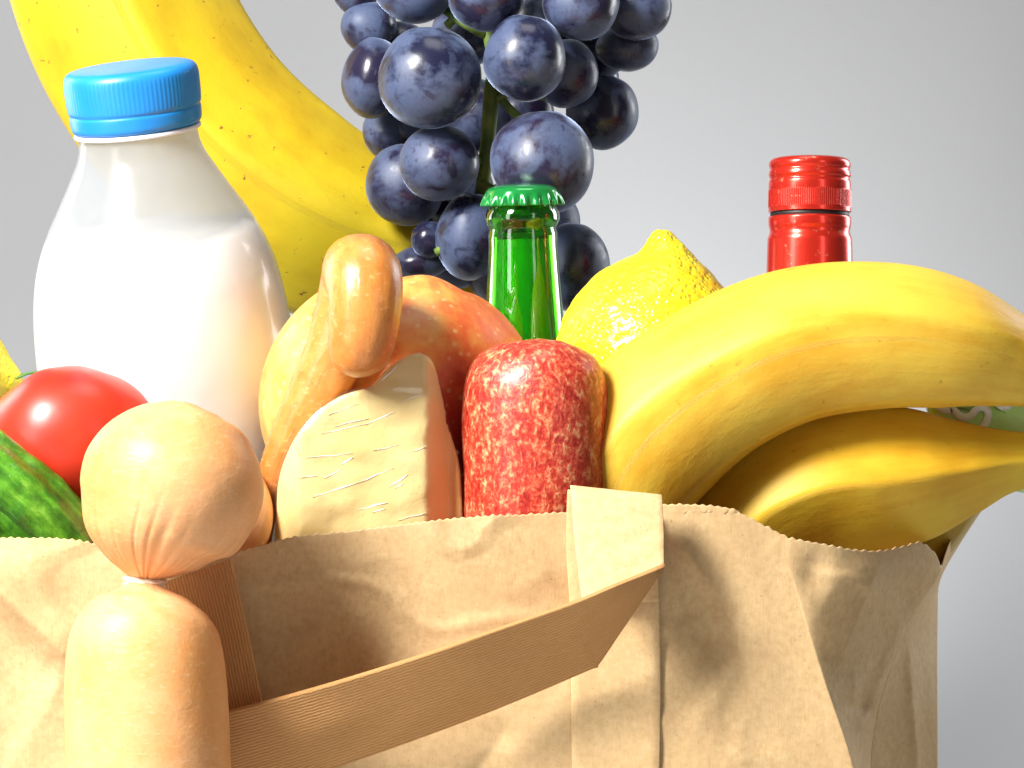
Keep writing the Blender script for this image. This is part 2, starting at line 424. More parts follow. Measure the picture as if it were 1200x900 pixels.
def wrinkle(knot0, amp, n1=13, n2=29, w=0.16, seed=0.0):
    def f(t, th):
        d = (t if knot0 else 1 - t)
        k = math.exp(-(d/w)**1.3)
        q = Vector((math.cos(th)*2.2, math.sin(th)*2.2, seed))
        g1 = math.exp(-abs(mn.noise(q*1.9))/0.045); g2 = math.exp(-abs(mn.noise(q*4.1 + Vector((3, 1, 0))))/0.06)
        k2 = math.exp(-(d/(w*1.7))**2.0)
        return 1 - amp*(k2*g1 + 0.5*k*g2) + k*amp*0.2*math.cos(n1*th + 3*mn.noise(q)) + 0.012*mn.noise(Vector((math.cos(th)*1.4, math.sin(th)*1.4, t*3 + seed)))
    return f
def sw(pts, **kw): return sweep([(*P(a, b, Y), R(r, Y)) for a, b, Y, r in pts], **kw)
V, F, UV = sw([(170, 684, -.037, 13), (171, 679, -.037, 15), (172, 671, -.037, 32), (175, 654, -.037, 60), (181, 628, -.037, 87), (192, 598, -.037, 103), (204, 562, -.037, 108), (214, 530, -.036, 98), (222, 504, -.035, 77), (227, 487, -.034, 50), (230, 478, -.034, 24), (231, 475.5, -.034, 2)], n=130, m=260, shape=wrinkle(True, 0.20, w=0.15, seed=2))
mesh('sausage_link', V, F, SAUS, links, uv=UV)
V, F, UV = sw([(170, 682, -.037, 12), (170, 687, -.037, 15), (169.5, 692, -.0375, 30), (169, 702, -.038, 53), (168, 720, -.039, 74), (168, 748, -.040, 88), (170, 800, -.041, 95), (173, 880, -.042, 97), (176, 960, -.042, 96), (178, 1040, -.040, 88), (179, 1085, -.039, 62), (179, 1105, -.039, 20)], n=160, m=160, shape=wrinkle(True, 0.09, w=0.035, seed=6))
mesh('sausage_link', V, F, SAUS, links, uv=UV)
V, F, UV = sw([(262, 668, .008, 10), (266, 655, .010, 24), (272, 630, .014, 40), (276, 605, .020, 44), (272, 580, .026, 42), (264, 555, .03, 30), (260, 538, .03, 6)], n=70, m=90, shape=wrinkle(True, 0.16, w=0.3, seed=12))
mesh('sausage_link', V, F, SAUS, links, uv=UV)
CAS = m_simple('pale_casing', (0.92, 0.82, 0.66), 0.35, sss=0.2, ssss=0.004)
V, F, UV = lathe(round_profile([(R(17, 0), -R(8, 0)), (R(24, 0), -R(4, 0)), (R(21, 0), 0), (R(25, 0), R(4, 0)), (R(17, 0), R(8, 0))], 24), 60, P(170, 683, -.037), (0.1, -0.1, 1), radial=lambda th, h: 1 + 0.06*math.cos(9*th + h*2500))
mesh('knot', V, F, CAS, links)

g = G('frankfurter_skin')
bl = g.noise(g.obj, 34, 4, 0.5)
c = g.ramp(bl, [(0.30, (0.46, 0.14, 0.02)), (0.55, (0.64, 0.25, 0.055)), (0.75, (0.76, 0.38, 0.12))])
c = g.mix(g.ramp(g.noise(g.obj, 240, 5, 0.65), [(0.50, 0.0), (0.72, 0.5)]), c, (0.42, 0.12, 0.02))
c = g.mix(g.ramp(g.noise(g.map(g.obj, (1, 1, 2)), 300, 4), [(0.58, 0.0), (0.74, 0.4)]), c, (0.86, 0.56, 0.26))
FRK = g.p(col=c, rough=0.34, normal=g.bump(g.noise(g.map(g.uv, (120, 12, 1)), 1, 5, 0.6), 0.0008, 0.6), sss=0.15, sssr=(1, .4, .12), ssss=0.004, coat=0.2, coatr=0.25)
V, F, UV = sw([(298, 690, .036, 3), (299, 680, .036, 12), (301, 650, .036, 15), (308, 605, .036, 17), (322, 560, .035, 21), (343, 512, .034, 27), (368, 465, .033, 33), (392, 415, .032, 37), (409, 365, .031, 40), (419, 326, .026, 43), (423, 318, .017, 45), (426, 326, .009, 45.5), (428, 350, .005, 44), (426, 382, .005, 42), (422, 408, .006, 38), (419, 428, .008, 29), (418, 439, .009, 13), (418, 441, .009, 2)],
              n=170, m=80, shape=lambda t, th: 1 + 0.03*mn.noise(Vector((math.cos(th), math.sin(th), t*9))) + 0.012*mn.noise(Vector((math.cos(th)*5, math.sin(th)*5, t*14))))
tag(mesh('sausage', V, F, FRK, origin=P(300, 680, .040), uv=UV), 'thin bent frankfurter sausage sticking up between the milk bottle and the cheese', 'sausage')

# ------------------------------------------------------------------ cheese in film
g = G('pale_cheese')
bl = g.noise(g.obj, 40, 4); vo = g.ramp(g.noise(g.obj, 190, 3, 0.6), [(0.66, 0.0), (0.72, 1.0)])
c = g.ramp(bl, [(0.3, (0.75, 0.57, 0.22)), (0.7, (0.79, 0.64, 0.31))])
c = g.mix(g.math('MULTIPLY', vo, 0.5), c, (0.74, 0.42, 0.10))
CHE = g.p(col=c, rough=0.4, normal=g.bump(g.noise(g.obj, 120, 5, .6), 0.0009, 0.6), sss=0.12, sssr=(1, .6, .2), ssss=0.004)
ch = empty('cheese_piece', P(430, 640, .018), 'pale yellow piece of cheese wrapped in clear film between frankfurter and salami', 'cheese')
outl = [(322, 700), (323, 640), (326, 590), (335, 545), (349, 512), (372, 484), (400, 466), (428, 456), (436, 453), (448, 441), (468, 425), (489, 415), (503, 424), (510, 445), (516, 480), (526, 520), (538, 560), (541, 610), (541, 700)]
so, _ = spline([list(map(float, p)) for p in outl], 120)
def slab(outline, Ys, name, mat, parent, wr=0.0, seed=0):
    """outline in px, Ys: list of (depth Y, inset px); closes front with a fan towards the centroid rings"""
    cx = sum(p[0] for p in outline)/len(outline); cy = sum(p[1] for p in outline)/len(outline); n = len(outline)
    V = []; UV = []
    nrm = []
    for i in range(n):
        a = outline[i-1] if i else outline[-1]; b = outline[(i+1) % n]; tx, ty = b[0]-a[0], b[1]-a[1]; L = math.hypot(tx, ty) or 1
        nrm.append((ty/L, -tx/L))
    if sum(nx*(p[0]-cx) + ny*(p[1]-cy) for p, (nx, ny) in zip(outline, nrm)) < 0: nrm = [(-a, -b) for a, b in nrm]
    for (Y, ins) in Ys:
        for (p, (nx, ny)) in zip(outline, nrm):
            if ins <= 40: x, y = p[0] - nx*ins, p[1] - ny*ins
            else:
                k = 1 - (ins-40)/60*1.0; bx, by = p[0] - nx*40, p[1] - ny*40; x, y = cx + (bx-cx)*k, cy + (by-cy)*k
            w_ = wr * mn.noise(Vector((x*0.02, y*0.035, seed)))
            V.append(P(x, y, Y + w_)); UV.append((x*S0, y*S0))
    F = grid_faces(len(Ys), n, True)
    V.append(P(cx, cy, Ys[-1][0])); UV.append((cx*S0, cy*S0)); b0 = (len(Ys)-1)*n
    for i in range(n): F.append((b0+i, b0+(i+1) % n, len(V)-1))
    V.append(P(cx, cy, Ys[0][0])); UV.append((cx*S0, cy*S0))
    for i in range(n): F.append(((i+1) % n, i, len(V)-1))
    return mesh(name, V, F, mat, parent, uv=UV)
top_line = [(322, 660), (323.5, 600), (327, 566), (335, 538), (349, 508), (372, 482), (400, 464), (428, 455), (438, 451), (450, 436), (468, 422), (488, 414), (504, 420), (513, 445), (520, 490), (530, 525), (538, 556), (541.5, 610), (543, 660)]
def cheese_y(x, y):
    f = .009 + (x-350)*0.00003 + max(0, 352 - x)**1.3*0.00016 + max(0, x-498)**1.35*0.00014
    return f + 0.0010*mn.noise(Vector((x*.03, y*.045, 4))) + 0.004*sstep(428, 440, x)*sstep(470, 445, y)
def wedge(tl, out, dY, name, mat, parent):
    nx, ny = 74, 70; V = []; so_, _ = spline([list(map(float, p)) for p in tl], 400)
    cx = 432
    for side in (0, 1):
        for j in range(ny):
            for i in range(nx):
                x = lerp(322 - out, 543 + out, i/(nx-1)); xs = cx + (x-cx)*110.5/(110.5+out)
                top = smooth_interp([(323, 640), (324, 585), (327, 560), (335, 535), (349, 508), (372, 482), (400, 464), (428, 455), (438, 451), (450, 436), (468, 422), (488, 414), (504, 420), (513, 440), (522, 480), (532, 520), (540, 556), (543, 620)], xs) - out
                y = lerp(top, 700, j/(ny-1))
                f = cheese_y(x, y)
                V.append(P(x, y, f - dY if side == 0 else .026 + dY))
    F = [f[::-1] for f in grid_faces(ny, nx)] + [tuple(k + nx*ny for k in f) for f in grid_faces(ny, nx)]
    o_ = nx*ny
    for i in range(nx-1): F += [(i, i+1, o_+i+1, o_+i), ((ny-1)*nx+i+1, (ny-1)*nx+i, o_+(ny-1)*nx+i, o_+(ny-1)*nx+i+1)]
    for j in range(ny-1): F += [((j+1)*nx, j*nx, o_+j*nx, o_+(j+1)*nx), (j*nx+nx-1, (j+1)*nx+nx-1, o_+(j+1)*nx+nx-1, o_+j*nx+nx-1)]
    return mesh(name, V, F, mat, parent, mods=[('REMESH', dict(mode='VOXEL', voxel_size=0.0009, use_smooth_shade=True)), ('SMOOTH', dict(factor=0.5, iterations=14))])
wedge(top_line, 0, 0, 'cheese_block', CHE, ch)
g = G('clear_film')
lines = g.noise(g.map(g.obj, (26, 40, 330), (0, 0.30, 0)), 1.0, 2, 0.5, 0.2)
nrm = g.bump(lines, 0.0012, 0.8)
tr = g.n('BsdfTransparent', {'Color': (0.98, 0.97, 0.95, 1)}).outputs[0]
gl = g.n('BsdfGlossy', {'Color': (1, 1, 1, 1), 'Roughness': 0.12, 'Normal': nrm}).outputs[0]
hz = g.n('BsdfDiffuse', {'Color': (1, 1, 1, 1)}).outputs[0]
cr_ = g.math('MULTIPLY', g.ramp(lines, [(0.68, 0.0), (0.72, 1.0)]), g.ramp(g.noise(g.obj, 60, 2), [(0.45, 0.0), (0.6, 1.0)]))
m0 = g.n('MixShader', {0: 0.5}); g.t.links.new(gl, m0.inputs[1]); g.t.links.new(hz, m0.inputs[2]); gl = m0.outputs[0]
FILM_FAC = g.math('ADD', 0.04, g.math('MULTIPLY', cr_, 0.75))
mx = g.n('MixShader', {0: FILM_FAC}); g.t.links.new(tr, mx.inputs[1]); g.t.links.new(gl, mx.inputs[2]); g.t.links.new(mx.outputs[0], g.out.inputs['Surface'])
FILM = g.m
wedge(top_line, 2.5, 0.0009, 'film_wrap', FILM, ch)

V = []; F = []  # white ribbons along the film creases, glints put into their colour
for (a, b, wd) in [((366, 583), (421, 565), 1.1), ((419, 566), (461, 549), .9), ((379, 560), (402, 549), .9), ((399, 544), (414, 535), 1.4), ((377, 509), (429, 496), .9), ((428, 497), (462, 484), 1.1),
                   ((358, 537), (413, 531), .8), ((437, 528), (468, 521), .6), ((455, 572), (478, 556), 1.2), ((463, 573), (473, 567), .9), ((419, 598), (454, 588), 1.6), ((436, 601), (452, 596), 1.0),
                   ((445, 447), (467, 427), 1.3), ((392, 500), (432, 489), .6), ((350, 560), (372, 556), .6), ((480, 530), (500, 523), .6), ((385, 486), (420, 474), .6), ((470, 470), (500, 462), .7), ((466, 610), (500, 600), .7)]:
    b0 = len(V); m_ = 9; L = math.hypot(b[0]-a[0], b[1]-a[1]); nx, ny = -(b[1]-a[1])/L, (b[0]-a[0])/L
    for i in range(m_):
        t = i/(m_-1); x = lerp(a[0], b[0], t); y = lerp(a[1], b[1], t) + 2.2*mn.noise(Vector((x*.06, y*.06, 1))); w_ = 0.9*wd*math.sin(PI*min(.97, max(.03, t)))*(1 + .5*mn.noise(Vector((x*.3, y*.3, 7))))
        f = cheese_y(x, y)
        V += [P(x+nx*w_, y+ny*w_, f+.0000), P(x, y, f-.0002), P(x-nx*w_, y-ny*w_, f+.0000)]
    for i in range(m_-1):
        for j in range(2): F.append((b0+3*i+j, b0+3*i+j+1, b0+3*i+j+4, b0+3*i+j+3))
GLINT = m_simple('film_crease_glint', (0.90, 0.87, 0.78), 0.25, coat=0.4)
tag(mesh('film_crease_glints', V, F, GLINT, ch), None, None, kind='stuff')

# ------------------------------------------------------------------ salami
g = G('salami')
v1 = g.noise(g.map(g.obj, (1, 1, 0.62), (0.0, 0.35, 0)), 400, 4, 0.62, 0.6); v2 = g.noise(g.obj, 760, 3, 0.6)
mixn = g.mix(0.30, v1, v2)
c = g.ramp(mixn, [(0.36, (0.30, 0.012, 0.008)), (0.47, (0.50, 0.035, 0.018)), (0.54, (0.60, 0.11, 0.05)), (0.61, (0.72, 0.30, 0.14)), (0.70, (0.80, 0.50, 0.28))])
SAL = g.p(col=c, rough=0.40, normal=g.bump(mixn, 0.0009, 0.7), sss=0.1, sssr=(1, .3, .2), ssss=0.002, coat=0.25, coatr=0.25)
pr_ = [(2, 0), (26, -1.5), (46, -6), (62, -14), (74, -27), (82, -45), (86, -70), (87, -100), (86.5, -150), (86, -230), (85, -330), (82, -420), (60, -440), (2, -445)]
prof = round_profile([(R(a, .027), R(b, .027)) for a, b in pr_], 120)[::-1]
V, F, UV = lathe(prof, 96, P(627, 398, .027), (-0.012, -0.05, 1), radial=lambda th, h: 1 + 0.018*mn.noise(Vector((math.cos(th)*1.5, math.sin(th)*1.5, h*60))))
V = [v + Vector((0, 0, 0.0012*mn.noise(v*120))) for v in V]
tag(mesh('salami', V, F, SAL, origin=P(627, 843, .027), uv=UV), 'thick red and white marbled salami standing upright at the middle of the bag', 'salami')

# ------------------------------------------------------------------ apple
g = G('apple_skin')
A0 = g.n('SeparateXYZ', {0: g.obj})
big = g.noise(g.obj, 24, 6, 0.68); strk = g.noise(g.map(g.uv, (2.5, 26, 1)), 1.0, 4, 0.6)
f = g.math('ADD', g.math('MULTIPLY', A0.outputs[0], 9.0), g.math('MULTIPLY', g.math('SUBTRACT', g.mix(0.18, big, strk), 0.5), 3.2))
f = g.math('ADD', f, g.math('MULTIPLY', g.math('SUBTRACT', 0.055, A0.outputs[2]), 7.0))
c = g.ramp(g.math('ADD', f, 0.58), [(0.0, (0.84, 0.56, 0.17)), (0.35, (0.85, 0.38, 0.08)), (0.65, (0.82, 0.18, 0.04)), (1.0, (0.66, 0.05, 0.02))])
dots = g.ramp(g.vor(g.obj, 240), [(0.16, 1.0), (0.26, 0.0)])
dots = g.math('MULTIPLY', dots, g.noise(g.obj, 120, 2))
c = g.mix(g.math('MULTIPLY', dots, 0.7), c, (0.92, 0.70, 0.32))
APP = g.p(col=c, rough=0.42, normal=g.bump(g.noise(g.obj, 350, 3), 0.0002, 0.5), sss=0.08, ssss=0.003, coat=0.1, coatr=0.3)
YA = 0.076
def applef(u, th):
    ph = PI*(u-.5)
    top = math.exp(-((1-u)/0.085)**2)*0.26; bot = math.exp(-(u/0.08)**2)*0.2
    return (1 - top - bot) * (1 + 0.018*math.cos(5*th)*(0.4+u) + 0.01*math.cos(2*th+1)) * (1 + 0.03*math.sin(ph))
ap = empty('apple', P(465, 620, YA), 'large orange and red speckled apple behind the frankfurter and salami', 'apple')
V, F, UV = blob(P(465, 478, YA), (R(164, YA), R(150, YA), R(156, YA)), 80, 110, (0.10, 0.30, 1), applef)
mesh('flesh', V, F, APP, ap, uv=UV)
WOOD = m_simple('brown_stem', (0.12, 0.06, 0.025), 0.7)
V, F, UV = sweep([(*(P(465, 372, YA) + Vector((0.004, 0.018, 0))), .0022), (*(P(468, 340, YA) + Vector((0.004, 0.026, 0))), .0014), (*(P(474, 326, YA) + Vector((0.004, 0.032, 0))), .0018)], n=14, m=12)
mesh('stem', V, F, WOOD, ap)

# ------------------------------------------------------------------ tomato, cucumber, yellow fruit at the edge
g = G('tomato_skin')
TOM = g.p(col=g.ramp(g.noise(g.obj, 25, 3), [(0.3, (0.62, 0.022, 0.010)), (0.7, (0.74, 0.05, 0.018))]), rough=0.36, sss=0.15, sssr=(1, .2, .1), ssss=0.004, coat=0.12, coatr=0.3,
          normal=g.bump(g.noise(g.obj, 45, 3), 0.0006, 0.4))
tm = empty('tomato', P(80, 608, .055), 'glossy red tomato between the cucumber and the milk bottle', 'tomato')
V, F, UV = blob(P(82, 522, .055), (R(104, .055), R(104, .055), R(90, .055)), 60, 90, (-0.25, 0.5, 1), lambda u, th: (1 - 0.14*math.exp(-((1-u)/.1)**2)) * (1 + 0.02*math.cos(4*th)*u + 0.012*math.cos(7*th+1)*u))
mesh('flesh', V, F, TOM, tm)
GRN = m_simple('green_calyx', (0.06, 0.20, 0.02), 0.6)
V = []; F = []
cc = P(68, 448, .10)
for k in range(5):
    a = 2*PI*k/5; b = len(V)
    d = Vector((math.cos(a), math.sin(a)*0.9, -0.15*math.sin(a))); s_ = Vector((-math.sin(a), math.cos(a), 0))
    for t, w_, h in ((0, .0018, .001), (.4, .0030, .0035), (.8, .0016, .002), (1, .0002, .0)):
        V += [cc + d*0.017*t + s_*w_ + Vector((0, 0, h)), cc + d*0.017*t - s_*w_ + Vector((0, 0, h))]
    for i in range(3): F.append((b+2*i, b+2*i+1, b+2*i+3, b+2*i+2))
mesh('calyx', V, F, GRN, tm, mods=[('SOLIDIFY', dict(thickness=.0006))])

g = G('cucumber_skin')
s1 = g.noise(g.map(g.uv, (26, 22, 1)), 1.0, 5, 0.65, 0.3); s2 = g.noise(g.obj, 220, 4, 0.6)
c = g.ramp(g.mix(0.4, s1, s2), [(0.36, (0.020, 0.085, 0.006)), (0.48, (0.045, 0.170, 0.010)), (0.57, (0.085, 0.27, 0.014)), (0.70, (0.25, 0.46, 0.06))])
CUC = g.p(col=c, rough=0.30, normal=g.bump(g.noise(g.map(g.uv, (70, 16, 1)), 1.0, 5, .6), 0.0022, 0.8), coat=0.3, coatr=0.2)
V, F, UV = sw([(-260, 400, .030, 10), (-245, 410, .030, 40), (-190, 448, .030, 62), (-90, 522, .029, 67), (0, 588, .028, 68), (50, 634, .030, 66), (85, 680, .034, 58), (104, 715, .038, 40), (112, 735, .04, 8)], n=150, m=80,
              shape=lambda t, th: 1 + 0.03*math.cos(9*th + 1.5*mn.noise(Vector((t*5, th, 0)))) + 0.035*mn.noise(Vector((math.cos(th)*3, math.sin(th)*3, t*26))))
tag(mesh('cucumber', V, F, CUC, origin=P(60, 700, .03), uv=UV), 'bumpy green cucumber leaning over the rim in front of the tomato', 'cucumber')

g = G('lemon_skin')
po = g.vor(g.obj, 430); n2 = g.noise(g.obj, 300, 3, .55)
c = g.ramp(g.noise(g.obj, 34, 3), [(0.3, (0.74, 0.57, 0.012)), (0.55, (0.80, 0.67, 0.020)), (0.75, (0.78, 0.70, 0.04))])
hgt = g.math('ADD', g.ramp(po, [(0.0, 0.0), (0.45, 1.0)]), g.math('MULTIPLY', n2, 1.1))
LEM = g.p(col=c, rough=0.26, normal=g.bump(g.noise(g.obj, 130, 3, .5), 0.0014, 0.7, g.bump(hgt, 0.0007, 0.75)), sss=0.15, sssr=(1, .8, .1), ssss=0.004, spec=0.6)
def lemonf(u, th): return 1 + 0.012*math.cos(6*th + 1) + 0.014*math.cos(3*th)
YL = 0.090
lp = [(774, 269, YL, 2), (774, 271, YL, 9), (775, 277, YL, 15), (776, 286, YL, 22), (777, 299, YL, 36), (776, 316, YL, 60), (773, 343, YL, 88), (770, 378, YL, 108), (768, 415, YL, 117), (766, 455, YL, 112), (764, 495, YL, 88), (763, 520, YL, 55), (762, 535, YL, 28), (762, 545, YL, 4)]
V, F, UV = sw(lp, n=110, m=110, shape=lambda t, th: lemonf(t, th) + 0.02*mn.noise(Vector((math.cos(th)*1.6, math.sin(th)*1.6, t*5))), disp=lambda p, t, th: 0.0005*mn.noise(p*260))
tag(mesh('lemon', V, F, LEM, origin=P(762, 545, YL), uv=UV), 'bright yellow lemon with its pointed end up between the green bottle and the banana', 'lemon')
V, F, UV = sw([(24, 456, .12, 2), (18, 452, .12, 16), (2, 446, .12, 30), (-22, 440, .12, 58), (-60, 436, .12, 86), (-100, 434, .12, 88), (-150, 430, .12, 50), (-172, 428, .12, 4)], n=80, m=70, shape=lambda t, th: 1 + 0.03*mn.noise(Vector((math.cos(th), math.sin(th), t*5))))
tag(mesh('yellow_fruit', V, F, LEM, origin=P(-70, 520, .12), uv=UV), 'tip of a yellow fruit at the left edge above the tomato', 'fruit')

# ------------------------------------------------------------------ bananas
def ban_shape(rot=0.0, k=0.42, n=5, seed=0.0):
    def f(t, th):
        a = (th + rot + 0.12*mn.noise(Vector((t*3, seed, 0)))) % (2*PI/n) - PI/n
        return (1 - k) + k*(math.cos(PI/n)/math.cos(a))*1.13 + 0.012*mn.noise(Vector((math.cos(th)*1.2, math.sin(th)*1.2, t*6 + seed)))
    return f
B1 = m_banana('banana_peel_bright', (0.77, 0.50, 0.050), (0.66, 0.31, 0.012), 0.3, 0.0, 0.46)
B2 = m_banana('banana_peel_deep', (0.72, 0.455, 0.030), (0.60, 0.28, 0.008), 0.3, 0.12, 0.46)
B3 = m_banana('banana_peel_shaded', (0.50, 0.34, 0.03), (0.28, 0.17, 0.02), 0.9)  # darker peel, shade of the tucked-under banana put into its colour
B4 = m_banana('banana_peel_yellow', (0.58, 0.39, 0.007), (0.42, 0.255, 0.005), 1.0, 0.3, 0.5)
V, F, UV = sw([(655, 700, 0.048, 30), (680, 650, 0.046, 62), (712, 585, 0.044, 86), (765, 508, 0.042, 96), (840, 449, 0.040, 92), (930, 408, 0.038, 90), (1030, 396, 0.038, 86), (1110, 404, 0.040, 77), (1170, 420, 0.044, 60), (1215, 438, 0.048, 44), (1250, 462, 0.050, 28), (1275, 490, 0.052, 18), (1290, 525, 0.053, 15)], n=170, m=80, shape=ban_shape(0.35, 0.36, seed=1))
tag(mesh('banana', V, F, B1, origin=P(655, 700, .05), uv=UV), 'plump yellow banana arching over the rim in front of the red bottle cap', 'banana')
V, F, UV = sw([(800, 740, 0.067, 20), (822, 694, 0.063, 46), (858, 640, 0.059, 64), (902, 594, 0.057, 76), (958, 568, 0.056, 83), (1022, 561, 0.056, 84), (1080, 555, 0.056, 74), (1130, 548, 0.056, 54), (1175, 541, 0.057, 37), (1220, 538, 0.058, 28), (1262, 542, 0.059, 20), (1285, 545, 0.059, 18)], n=150, m=80, shape=ban_shape(0.10, 0.74, seed=5))
tag(mesh('banana', V, F, B2, origin=P(815, 720, .034), uv=UV), 'shorter banana with a sharp ridge lying on the rim, lower of the two at right', 'banana')
V, F, UV = sw([(985, 760, .090, 14), (1005, 722, .086, 32), (1034, 684, .092, 40), (1072, 640, .088, 40), (1104, 604, .082, 36), (1136, 570, .076, 27), (1180, 548, .064, 16), (1235, 538, .064, 14)], n=90, m=60, shape=ban_shape(0.5, 0.6, seed=9))
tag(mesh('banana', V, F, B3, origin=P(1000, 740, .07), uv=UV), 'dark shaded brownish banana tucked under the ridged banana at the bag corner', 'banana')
V, F, UV = sw([(60, -330, .250, 14), (70, -290, .250, 34), (88, -220, .250, 80), (105, -120, .250, 112), (132, -20, .250, 122), (178, 78, .250, 124), (245, 168, .250, 123), (330, 238, .250, 119), (430, 285, .25, 106), (530, 305, .245, 84), (610, 305, .24, 50), (650, 300, .24, 26), (668, 296, .24, 12)], n=180, m=90, shape=ban_shape(0.15, 0.42, seed=3))
tag(mesh('banana', V, F, B4, origin=P(330, 330, .250), uv=UV), 'huge greenish yellow banana standing behind the milk bottle', 'banana')

# ------------------------------------------------------------------ milk bottle
AX = Vector((-0.105, -0.21, 1)).normalized(); YM = 0.128
mb = empty('milk_bottle', P(215, 1150, YM + .03), 'clear plastic bottle of milk with a blue screw cap', 'bottle')
k = R(1, YM); B0 = P(160, 142, YM - 0.022)     # middle of the cap's lower edge
hp = [(0, 68), (8, 69), (12, 70.5), (20, 69), (38, 73), (60, 84), (90, 101), (125, 121), (165, 137), (210, 146), (265, 150), (340, 150), (520, 149), (600, 148), (630, 142), (642, 120), (645, 60)]
g = G('milky_clear_plastic')
n1 = g.noise(g.obj, 26, 3)
tr = g.n('BsdfTransparent', {'Color': (0.93, 0.93, 0.92, 1)}).outputs[0]
ux = g.n('SeparateXYZ', {0: g.uv}).outputs[0]
wet = g.n('MapRange', {'Value': g.math('ADD', ux, g.math('MULTIPLY', g.math('SUBTRACT', g.noise(g.obj, 16, 3), 0.5), 0.03)), 'From Min': -0.0385, 'From Max': -0.0415}).outputs[0]
g.p(col=g.mix(wet, g.ramp(n1, [(0.35, (0.30, 0.32, 0.35)), (0.65, (0.38, 0.405, 0.43))]), (0.88, 0.88, 0.87)), rough=0.22, coat=0.5, coatr=0.1, normal=g.bump(n1, 0.002, 0.4))
tl = g.n('BsdfTranslucent', {'Color': (0.85, 0.85, 0.84, 1)}).outputs[0]
m1 = g.n('MixShader', {0: 0.30}); g.t.links.new(g.b.outputs[0], m1.inputs[1]); g.t.links.new(tl, m1.inputs[2])
m2 = g.n('MixShader', {0: g.math('SUBTRACT', 0.36, g.math('MULTIPLY', wet, 0.32))}); g.t.links.new(m1.outputs[0], m2.inputs[1]); g.t.links.new(tr, m2.inputs[2]); g.t.links.new(m2.outputs[0], g.out.inputs['Surface'])
PLA = g.m
prof = round_profile([(r*k, -h*k) for h, r in hp], 130)
V, F, UV = lathe(prof[::-1], 96, B0, AX, cap=False)
mesh('plastic_shell', V, F, PLA, mb, uv=UV)
MILK = m_simple('milk', (0.93, 0.92, 0.89), 0.35, sss=0.6, sssr=(1, .9, .7), ssss=0.01)
ml = [(132, 60)] + [(132, interp(hp, 132) - 6)] + [(h, interp(hp, h) - 2.0) for h in (136, 165, 210, 265, 340, 520, 600, 630, 640)]
V, F, UV = lathe([(r*k, -h*k) for h, r in ml][::-1], 96, B0, AX)
mesh('milk', V, F, MILK, mb)
g = G('blue_cap_plastic')
BLU = g.p(col=g.ramp(g.noise(g.obj, 60, 2), [(0.3, (0.010, 0.21, 0.62)), (0.7, (0.014, 0.25, 0.68))]), rough=0.38, coat=0.1, coatr=0.3, sss=0.05, ssss=0.002)
cap = empty('cap', (0, 0, 0), '', ''); del cap['label']; del cap['category']; cap.parent = mb
cp = [(68, -6), (71.5, -7), (75, -3), (76, 6), (76, 12), (74.8, 14), (76.6, 17), (77.5, 26), (78, 40), (77.8, 52), (76, 58), (71, 62.5), (60, 64.5), (30, 65), (2, 65)]
prof = round_profile([(r*k, h*k) for r, h in cp], 90)
def knurl(th, h): return 1 + (0.0018*math.cos(90*th) if 18*k < h < 54*k else 0)
V, F, UV = lathe(prof, 540, B0, AX, radial=knurl)
mesh('cap_shell', V, F, BLU, cap)
WHT = m_simple('white_ring_plastic', (0.80, 0.84, 0.92), 0.3)
V, F, UV = lathe(round_profile([(66*k, -14*k), (72.5*k, -13*k), (73.5*k, -10.5*k), (72*k, -8*k), (66*k, -7.5*k)], 20), 96, B0, AX)
mesh('tamper_ring', V, F, WHT, cap)

# ------------------------------------------------------------------ grapes
g = G('grape_skin')  # bloom over dark skin
oi = g.n('ObjectInfo').outputs['Random']
off = g.n('CombineXYZ', {0: g.math('MULTIPLY', oi, 7.0), 1: g.math('MULTIPLY', oi, 3.0), 2: 0.0}).outputs[0]
vec = g.n('VectorMath', {0: g.obj, 1: off}, operation='ADD').outputs[0]
b1 = g.noise(vec, 70, 5, 0.55, 0.2); b2 = g.noise(vec, 700, 4, 0.7); b3 = g.noise(vec, 170, 4, 0.7, 0.5)
mask = g.ramp(b1, [(0.43, 0.0), (0.56, 0.85), (0.78, 1.0)])
mask = g.math('MULTIPLY', mask, g.ramp(b3, [(0.34, 0.35), (0.44, 1.0)]))
c = g.mix(mask, g.mix(oi, (0.010, 0.012, 0.035), (0.022, 0.016, 0.040)), g.mix(b2, (0.038, 0.055, 0.118), (0.088, 0.118, 0.215)))
GRP = g.p(col=c, rough=g.math('ADD', 0.24, g.math('MULTIPLY', mask, 0.34)), normal=g.bump(b2, 0.00008, 0.4), sheen=g.math('ADD', 0.25, g.math('MULTIPLY', mask, 0.75)), sheenr=0.32, sheent=(0.55, 0.68, 1.0, 1), coat=0.0)
YG = 0.190
bunch = empty('grape_bunch', P(590, 380, YG), 'bunch of dark blue grapes with powdery bloom standing above the green bottle', 'grapes')
